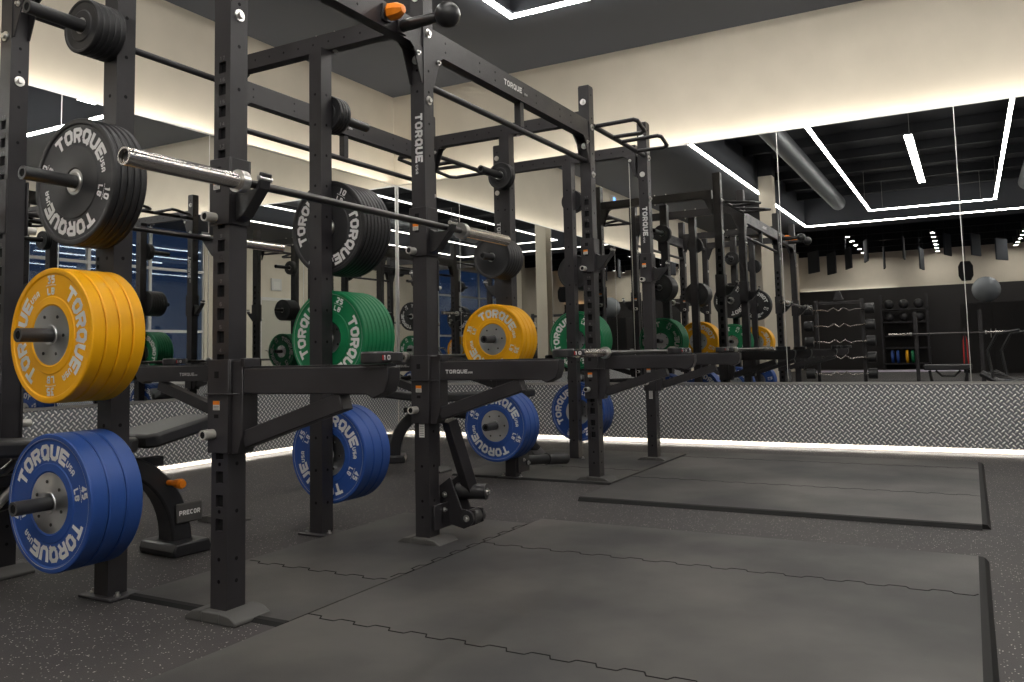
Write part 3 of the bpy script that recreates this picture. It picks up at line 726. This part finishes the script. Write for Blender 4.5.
stack('blue', .232, .0645, 3, .102, '45', 3, .335, D(-65), 'blue', pl[3])
stack('green', .233, .0295, 7, .080, '25', 3, .90, D(-60), 'green', pl[3])
stack('blackplate', .140, .032, 6, .030, '5', 3, 1.445, 0, 'medium black', pl[3], big=False)
stack('blackplate', .092, .020, 3, .030, '5', 3, 2.02, 0, 'small black', pl[3], big=False)

# ------------------------------------------------------------------ barbell clamp collars resting on the arm tips
def clamp(x, y, z, rz, label, two=False):
    t = thing('clamp_collar', label, 'barbell collar', (x, y, z), rz)
    MB().lathe([(.027,-.018),(.044,-.018),(.047,-.012),(.047,.012),(.044,.018),(.027,.018),(.027,-.018)], (0,0,.019), 'Z', 28).build('ring', 'satin', t)
    a = MB(); a.prism([(.03,-.022),(.075,-.026),(.088,-.015),(.088,.012),(.07,.022),(.03,.02)], .006, .034, 'XY'); a.build('lever', 'satin', t, .003)
    lb = MB(); flat_text(lb, '10', (.058, -.0268, .012), (1,-.09,0), (0,0,1), .014, .8, .3, .22); tag(lb.build('logo', 'white', t), 'white mark on the lever')
    rb = MB(); flat_text(rb, '1', (.044, -.0268, .012), (1,-.09,0), (0,0,1), .014, .6, .3, .3); rb.build('logo_accent', 'red', t)
clamp(-1.535, 1.955, .7815, .0, 'black plastic clamp collar with a white and red mark on the nearest front arm tip')
clamp(-1.50, 3.165, .7815, .6, 'black clamp collar lying on the tip of the second front spotter arm')
clamp(-1.62, 5.05, .7815, .3, 'black clamp collar lying on the third front spotter arm')
clamp(-1.60, 6.10, .7815, -.3, 'black clamp collar lying on the farthest front spotter arm')
clamp(BX-.45, 3.14, .7815, .4, 'black clamp collar on the second rear spotter arm')

# ------------------------------------------------------------------ landmine pivots
def landmine(x, y, sx, sy, up, label, z0=0.0):
    t = thing('landmine_attachment', label, 'landmine', (x, y, z0), 0)
    b2 = MB(); b2.box(-.034,.034,.0,.012,.05,.16); b2.box(-.05,-.042,-.06,.10,.02,.13); b2.box(.042,.05,-.06,.10,.02,.13); b2.box(-.05,.05,.0,.012,.02,.13)
    b2.build('bracket', 'black', t, .002)
    c = MB(); c.cyl((-.055,.075,.075), (.055,.075,.075), .022, 16); c.build('pivot', 'satin', t)
    one_bolt((.055,.075,.075), (1,0,0), .014, t); one_bolt((.05,.02,.10), (1,0,0), .011, t)
    if up:
        a = MB(); a.beam((.085,.02,.50), (.125,.13,.17), .055, .055); a.build('sleeve_arm', 'black', t, .003)
        h = MB(); h.cyl((.06,.115,.17), (.20,.145,.17), .036, 18); h.build('handle_roller', 'satin', t)
        h = MB(); h.prism([(.0,.04),(.0,.20),(.06,.24),(.12,.10),(.19,.10),(.19,.04),(.13,.015)], .055, .065, 'XZ'); h.prism([(.0,.04),(.0,.20),(.06,.24),(.12,.10),(.19,.10),(.19,.04),(.13,.015)], .125, .135, 'XZ'); h.build('side_plate', 'black', t, .002)
        h = MB(); h.cyl((.155,.04,.065), (.155,.15,.065), .034, 18); h.build('lower_roller', 'satin', t)
        one_bolt((.20,.145,.17), (1,.2,0), .016, t); one_bolt((.155,.04,.065), (0,-1,0), .015, t); one_bolt((.03,.055,.16), (0,-1,0), .013, t)
    else:
        a = MB(); a.cyl((0,.09,.085), (.10,.50,.055), .034, 18); a.build('sleeve_arm', 'satin', t)
        a = MB(); a.cyl((.062,.34,.068), (.112,.545,.05), .042, 18); a.build('rubber_grip', 'pad', t)
landmine(FX, UY[1]+H2+.002, 1, 1, True, 'black pivoting landmine folded up behind the foot of the second upright', .010)
landmine(PX, PY[2]+H2+.002, 1, 1, False, 'black landmine sleeve lying on the floor beside the third post', -.016)

# ------------------------------------------------------------------ adjustable benches
def bench(loc, rz, label, tilt=8):
    t = thing('adjustable_bench', label, 'bench', loc, rz)
    # local x runs along the bench, foot at +x end
    f1 = MB(); f1.prism([(-.09,0),(.09,0),(.095,.02),(.085,.045),(-.085,.045),(-.095,.02)], -.23, .23, 'XZ'); f1.v = [(x+.52, y*.55, z*1.25) for x, y, z in f1.v]
    f1.build('front_foot', 'satin', t, .008, 2)
    f2 = MB(); f2.prism([(-.06,0),(.06,0),(.055,.06),(-.055,.06)], -.30, .30, 'XZ'); f2.v = [(x-.62, y, z) for x, y, z in f2.v]
    f2.build('rear_foot', 'satin', t, .008, 2)
    sp = MB(); pts = []
    for k in range(13):
        u = k/12; ang = u*PI*.5
        pts.append((.52-.34*(1-math.cos(ang)), 0, .045+.37*math.sin(ang)))
    W = .05
    for i in range(12): sp.beam(pts[i], pts[i+1], .11-.03*i/12, .085, up=(0,1,0)) if False else None
    vs = []; fs = []
    for i, p in enumerate(pts):
        u = i/12; ang = u*PI*.5; nx, nz = math.cos(ang), math.sin(ang); hw = .055-.018*u; th = .05-.012*u
        for a, c in ((-1,-1),(1,-1),(1,1),(-1,1)): vs.append((p[0]+nx*th*c, hw*a, p[2]+nz*th*c))
    for i in range(12):
        for k in range(4): fs.append((i*4+k, i*4+(k+1) % 4, i*4+4+(k+1) % 4, i*4+4+k))
    fs += [(3,2,1,0), (48,49,50,51)]
    sp.add(vs, fs, 0, False)
    sp.tube([(.19,0,.40),(-.25,0,.33),(-.50,0,.20),(-.62,0,.06)], .042, 14)
    s = sp.build('spine', 'satin', t, .01, 2)
    pl2 = MB(); pl2.cbox((0,0,0), (.012,.13,.085)); q = pl2.build('name_plate', 'rubfoot', s, .006, 2); q.location = (.545, -.058, .17); q.rotation_euler = (0, 0, -PI/2)
    tb = MB(); flat_text(tb, 'PRECOR', (.0066, 0, -.008), (0,1,0), (0,0,1), .020, .72, .18, .25); tb.build('brand_lettering', 'white', q)
    kn = MB(); kn.cyl((.0,-.04,0), (.0,-.085,0), .012, 12); kn.lathe([(.001,-.15),(.016,-.148),(.022,-.135),(.020,-.11),(.013,-.085)], (0,0,0), 'Y', 14); q = kn.build('adjusting_knob', 'orange', s); q.location = (.45, -.0, .31)
    ar = MB(); ar.tube([(.10,.09,.28),(.14,.10,.36),(.20,.10,.42)], .014, 10); ar.tube([(-.30,.09,.30),(-.20,.09,.40),(-.12,.09,.46)], .016, 10); ar.tube([(-.30,-.09,.30),(-.20,-.09,.40),(-.12,-.09,.46)], .016, 10); ar.build('support_link', 'steel', s)
    wh = MB(); wh.tube([(-.25,.0,.30),(-.38,0,.20),(-.48,0,.22),(-.55,0,.34)], .018, 10); wh.build('ladder_catch', 'satin', s)
    def padmesh(x0, x1, w0_, w1_, th, cut):
        p = MB(); poly = [(x0, -w0_/2+cut), (x0+cut, -w0_/2), (x1-cut*1.6, -w1_/2), (x1, -w1_/2+cut*1.3), (x1, w1_/2-cut*1.3), (x1-cut*1.6, w1_/2), (x0+cut, w0_/2), (x0, w0_/2-cut)]
        p.prism(poly, 0, th, 'XY'); return p
    b1 = padmesh(0, .36, .30, .24, .06, .035).build('seat_pad', 'pad', t, .014, 3); b1.location = (.30, 0, .47); b1.rotation_euler = (0, -D(tilt+6), 0)
    b2 = padmesh(-.90, -.02, .24, .32, .06, .045).build('backrest_pad', 'pad', t, .014, 3); b2.location = (.29, 0, .46); b2.rotation_euler = (0, D(tilt), 0)
    fr2 = MB(); fr2.box(-.50,.44,-.03,.03,.385,.425); fr2.build('pad_frame', 'satin', t, .004)
    return t
bench((-3.15, 2.02, GZ), D(86), 'black adjustable bench with name plate and orange knob behind the nearest plates', 4)
bench((-3.62, 5.66, GZ), D(213), 'black adjustable bench with orange knob behind the third post near the corner', 2)

# ------------------------------------------------------------------ what the mirrors show behind the viewer
struct('pillar_cap', MB().box(-3.20, -2.94, -1.03, -.77, 3.9, ZH), 'openceil')
struct('pillar_1', MB().box(-3.19, -2.95, -1.02, -.78, GZ, 3.9), 'cream', 'slim cream pillar between the floor and the open ceiling, seen in the mirror')
struct('pillar_2', MB().box(1.5, 1.75, -8.7, -8.45, GZ, ZH), 'cream', 'second slim cream pillar farther down the room')
# curl bar rack
rk = thing('curl_bar_rack', 'tall black rack holding five wavy curl bars, seen in the mirror', 'rack', (-2.2, -2.84, GZ))
for sx in (-1, 1):
    MB().box(sx*.42-.03, sx*.42+.03, -.03, .03, .03, 1.75).build('upright', 'black', rk, .003)
    MB().box(sx*.42-.04, sx*.42+.04, -.30, .30, 0, .05).build('foot', 'black', rk, .003)
MB().box(-.39, .39, -.02, .02, 1.66, 1.72).build('cross_bar', 'black', rk, .003)
hk = MB()
for k in range(5):
    for sx in (-1, 1): hk.box(sx*.42-.012, sx*.42+.012, .03, .12, .28+.31*k, .30+.31*k); hk.box(sx*.42-.012, sx*.42+.012, .105, .12, .28+.31*k, .33+.31*k)
hk.build('hook', 'black', rk)
MB().prism([(-.09,1.75),(.09,1.75),(.03,1.92),(-.03,1.92)], -.05, .05, 'XZ').build('top_handle', 'black', rk)
for k in range(5):
    z = .30+.31*k+.014
    t = thing('curl_bar', 'wavy chrome curl bar with black ends, %s from the top of its rack' % ['fifth','fourth','third','second','first'][k], 'curl bar', (-2.2, -2.76, z+GZ), 0, 'curl bars on the rack')
    pts = [(-.48,0,0),(-.30,0,0),(-.2,0,-.03),(-.09,0,.035),(0,0,0),(.09,0,-.0),(.0,0,0)][:4] + [(-.0,0,-.03),(.09,0,.035),(.2,0,-.03),(.30,0,0),(.48,0,0)]
    MB().tube(pts, .0135, 10).build('shaft', 'chrome', t)
    for sx in (-1, 1):
        w = MB(); w.lathe([(.001,0),(.095,0),(.10,.01),(.10,.15),(.095,.16),(.001,.16)], (sx*.56-.08, 0, 0), 'X', 24); w.build('end_weight', 'blackplate', t)
# storage shelf with balls and plates by the far wall
sh = thing('storage_shelf', 'black five-tier storage shelf by the far wall, seen in the mirror', 'shelf', (-1.95, -17.55, GZ))
for sx in (-1, 1):
    for sy in (-1, 1): MB().box(sx*.72-.03, sx*.72+.03, sy*.25-.03, sy*.25+.03, 0, 2.6).build('post', 'black', sh)
for z in (.18, .72, 1.15, 1.62, 2.06): MB().box(-.75, .75, -.28, .28, z, z+.04).build('tier', 'black', sh)
for r2, z in ((0, 2.10), (1, 1.66)):
    for k in range(3):
        o = MB().sphere((0,0,0), .165, n=20).build('medicine_ball', 'satin'); o.location = (-2.42+.47*k, -17.45, z+.169+GZ)
        tag(o, 'shiny black medicine ball, %s on the %s tier of the shelf' % (['left', 'middle', 'right'][k], ['upper', 'lower'][r2]), 'ball', 'medicine balls on the shelf')
for k, c in enumerate(('green', 'yellow', 'blue', 'blue')):
    mb = MB(); mb.lathe([(.03,-.045),(.2,-.045),(.225,-.035),(.225,.035),(.2,.045),(.03,.045),(.03,-.045)], (0,0,0), 'X', 30)
    o = mb.build('weight_plate', c); o.location = (-1.75-.17*k - (.12 if k > 1 else 0), -17.4, .445+GZ)
    tag(o, ['green', 'yellow', 'blue', 'blue'][k] + ' plate standing on the lowest tier of the far shelf' + (', beside the yellow one' if k == 2 else ', endmost' if k == 3 else ''), 'weight plate', 'plates on the far shelf')
# bench press station
bp2 = thing('bench_press_rack', 'black bench press station with two uprights, seen in the mirror', 'bench', (-.38, -4.54, GZ))
for sx in (-1, 1):
    MB().box(sx*.58-.035, sx*.58+.035, -.04, .04, .04, 1.5).build('upright', 'black', bp2, .003)
    MB().box(sx*.58-.045, sx*.58+.045, -.4, .4, 0, .05).build('foot', 'black', bp2, .003)
    MB().box(sx*.58-.02, sx*.58+.02, .04, .14, 1.0, 1.04).build('bar_hook', 'black', bp2)
t = thing('barbell', 'bare barbell resting on the bench press station, seen in the mirror', 'barbell', (-.38, -4.44, 1.056+GZ), PI/2)
MB().cyl((0,-.65,0), (0,.65,0), .014, 12).build('shaft', 'bar', t)
for s in (-1, 1): MB().cyl((0,s*.68,0), (0,s*1.09,0), .025, 16).build('sleeve', 'chrome', t); MB().cyl((0,s*.65,0), (0,s*.68,0), .037, 16).build('collar', 'zinc', t)
fb = thing('flat_bench', 'black flat bench with curved tube legs, seen in the mirror', 'bench', (-.38, -2.75, GZ))
p = MB(); p.cbox((0,0,.42), (.78,.30,.10)); p.build('pad', 'pad', fb, .02, 3)
for sy in (-1, 1):
    MB().tube([(-.30,sy*.1,.36),(-.27,sy*.1,.15),(-.15,sy*.14,.03),(.15,sy*.14,.03),(.27,sy*.1,.15),(.30,sy*.1,.36)], .022, 10).build('leg', 'satin', fb)
MB().tube([(-.2,0,.36),(-.1,0,.26),(.1,0,.26),(.2,0,.36)], .02, 10).build('brace', 'satin', fb)
# exercise ball on a wall cabinet, rope, speaker
cb = thing('tall_cabinet', 'tall black cabinet at the far end with a ball on top, seen in the mirror', 'cabinet', (.60, -13.3, GZ))
MB().box(-.8, .8, -.3, .3, .0, 2.02).build('body', 'dado', cb, .005)
for k in range(2): q = MB().box(-.78+.79*k, -.01+.79*k, .301, .32, .08, 1.99).build('door', 'dado', cb, .003)
for k in range(2): MB().cyl((-.06+.12*k, .33, 1.0), (-.06+.12*k, .33, 1.25), .01, 8).build('handle', 'steel', cb)
o = MB().sphere((0,0,0), .375, n=28).build('exercise_ball', 'ball'); o.location = (.5, -13.25, 2.02+.375+GZ); tag(o, 'large glossy grey exercise ball on top of the black cabinet', 'ball')
rp = thing('skipping_rope', 'red rope hanging in a long loop in front of the black cabinet', 'rope', (-.09, -5.1, GZ))
MB().tube([(0,0,1.05),(.03,0,.9),(.04,.0,.4),(0,0,.28),(-.04,0,.4),(-.03,0,.9),(0,0,1.05)], .012, 8).build('cord', 'red', rp)
MB().box(-.02,.02,-.02,.02,0,1.16).build('hanger_post', 'black', rp); MB().cbox((0,0,.015),(.3,.3,.03)).build('base', 'black', rp)
spk = thing('hanging_speaker', 'black angular speaker hanging from the ceiling, seen in the mirror', 'speaker', (.01, -8.4, 2.55))
MB().prism([(-.10,-.22),(.10,-.22),(.16,-.10),(.16,.12),(.10,.24),(-.10,.24),(-.16,.12),(-.16,-.10)], -.12, .12, 'XZ').build('case', 'hole', spk, .01); MB().cyl((0,0,.24), (0,0,ZH-2.55), .008, 8).build('hanger', 'black', spk)
# curved machine at the right edge
tm = thing('curved_treadmill', 'black curved treadmill at the right edge of the mirror view', 'treadmill', (.95, -2.3, GZ), D(20))
for sy in (-1, 1):
    MB().tube([(-.75,sy*.3,.32),(-.5,sy*.3,.18),(0,sy*.3,.12),(.5,sy*.3,.2),(.8,sy*.3,.42)], .06, 10).build('side_rail', 'satin', tm)
    MB().tube([(-.55,sy*.33,.2),(-.62,sy*.33,.7),(-.45,sy*.33,1.0),(-.1,sy*.33,1.05)], .025, 10).build('handrail', 'satin', tm)
dk = MB()
for k in range(24):
    u = -0.72+k*.062; dk.cbox((u, 0, .14+.33*(u-.02)**2), (.052, .52, .025))
dk.build('running_deck', 'pad', tm)
for sx in (-.55, .55): MB().box(sx-.05, sx+.05, -.36, .36, 0, .07).build('foot', 'black', tm)
# hanging acoustic baffles and ceiling spots
for k, (bx, by, bz) in enumerate([(-3.84,-11.9,2.95),(-3.38,-12.1,2.9),(-2.95,-12.4,3.05),(-2.45,-12.2,3.2),(-2.05,-13.0,3.05),(-1.5,-12.6,3.25),(-1.1,-13.6,3.0),(-.4,-13.0,3.3),(.3,-13.6,3.3),(.95,-14.4,3.2)]):
    o = MB().box(-.02, .02, -.32, .32, 0, .62).cyl((0,-.25,.62), (0,-.25,ZH-bz), .004, 6).cyl((0,.25,.62), (0,.25,ZH-bz), .004, 6).build('acoustic_baffle', 'baffle'); o.location = (bx, by+1.06, bz); o.rotation_euler = (0, 0, D(-35+7*k))
    tag(o, 'dark hanging ceiling baffle, %s from the left in the far mirror view' % (cnt+['tenth'])[k].replace('outermost', 'first'), 'baffle', 'hanging ceiling baffles')
for r2, (x0, y0, x1, y1) in enumerate(((-2.96,-11.5,-3.06,-17.4), (-.76,-12.1,-.79,-17.5), (1.59,-12.5,1.5,-17.3))):
    for k in range(6):
        u = k/5; o = thing('ceiling_spotlight', 'small round ceiling spotlight, %s along the %s far row' % (cnt[k].replace('outermost','first'), ['left','middle','right'][r2]), 'spotlight', (x0+(x1-x0)*u, y0+(y1-y0)*u, 4.0), 0, 'far ceiling spotlights')
        MB().lathe([(.075,.29),(.075,0),(.06,0)], n=16, axis='Z').build('can', 'satin', o); MB().cyl((0,0,.004), (0,0,.012), .06, 16).build('lens', 'spot', o)
for k, (a, c) in enumerate((((-2.4,-5.2,4.0),(-2.4,4.6,4.0)), ((1.2,-5.2,4.05),(1.2,4.6,4.05)))):
    o = MB().tube([a, c], .16, 24).build('ventilation_duct', 'duct'); tag(o, 'round grey ventilation duct above the %s side of the LED rectangle' % ['left', 'right'][k], 'duct')

# ------------------------------------------------------------------ world, camera, colour
w = bpy.data.worlds.new('night'); S.world = w; w.use_nodes = True
bg = w.node_tree.nodes['Background']; bg.inputs['Color'].default_value = (.045,.08,.15,1); bg.inputs['Strength'].default_value = .42
cam = bpy.data.cameras.new('camera'); co = bpy.data.objects.new('camera', cam); COL.objects.link(co); S.camera = co
yw, pt, rl = -.5025, .082, -.0217
cy, sy, cp, sp2, cr2, sr = math.cos(yw), math.sin(yw), math.cos(pt), math.sin(pt), math.cos(rl), math.sin(rl)
F = Vector((sy*cp, cy*cp, sp2)); R0 = Vector((cy, -sy, 0)); U0 = R0.cross(F)
R = R0*cr2 + U0*sr; U = R0*-sr + U0*cr2
mw = Matrix((R, U, -F)).transposed().to_4x4(); mw.translation = Vector((0,0,.803)); co.matrix_world = mw
cam.sensor_width = 36; cam.lens = 828.42*36/1024; cam.shift_y = -(341-285.69)/1024; cam.clip_start = .05; cam.clip_end = 200
S.view_settings.view_transform = 'Standard'; S.view_settings.look = 'None'; S.view_settings.exposure = 0.28; S.view_settings.gamma = 1.0; S.view_settings.use_curve_mapping = False
try:
    S.cycles.use_denoising = True; S.cycles.caustics_reflective = False; S.cycles.caustics_refractive = False
    S.cycles.max_bounces = 12; S.cycles.glossy_bounces = 8; S.cycles.diffuse_bounces = 4; S.cycles.sample_clamp_indirect = 4.0
except Exception as ex: print(ex)
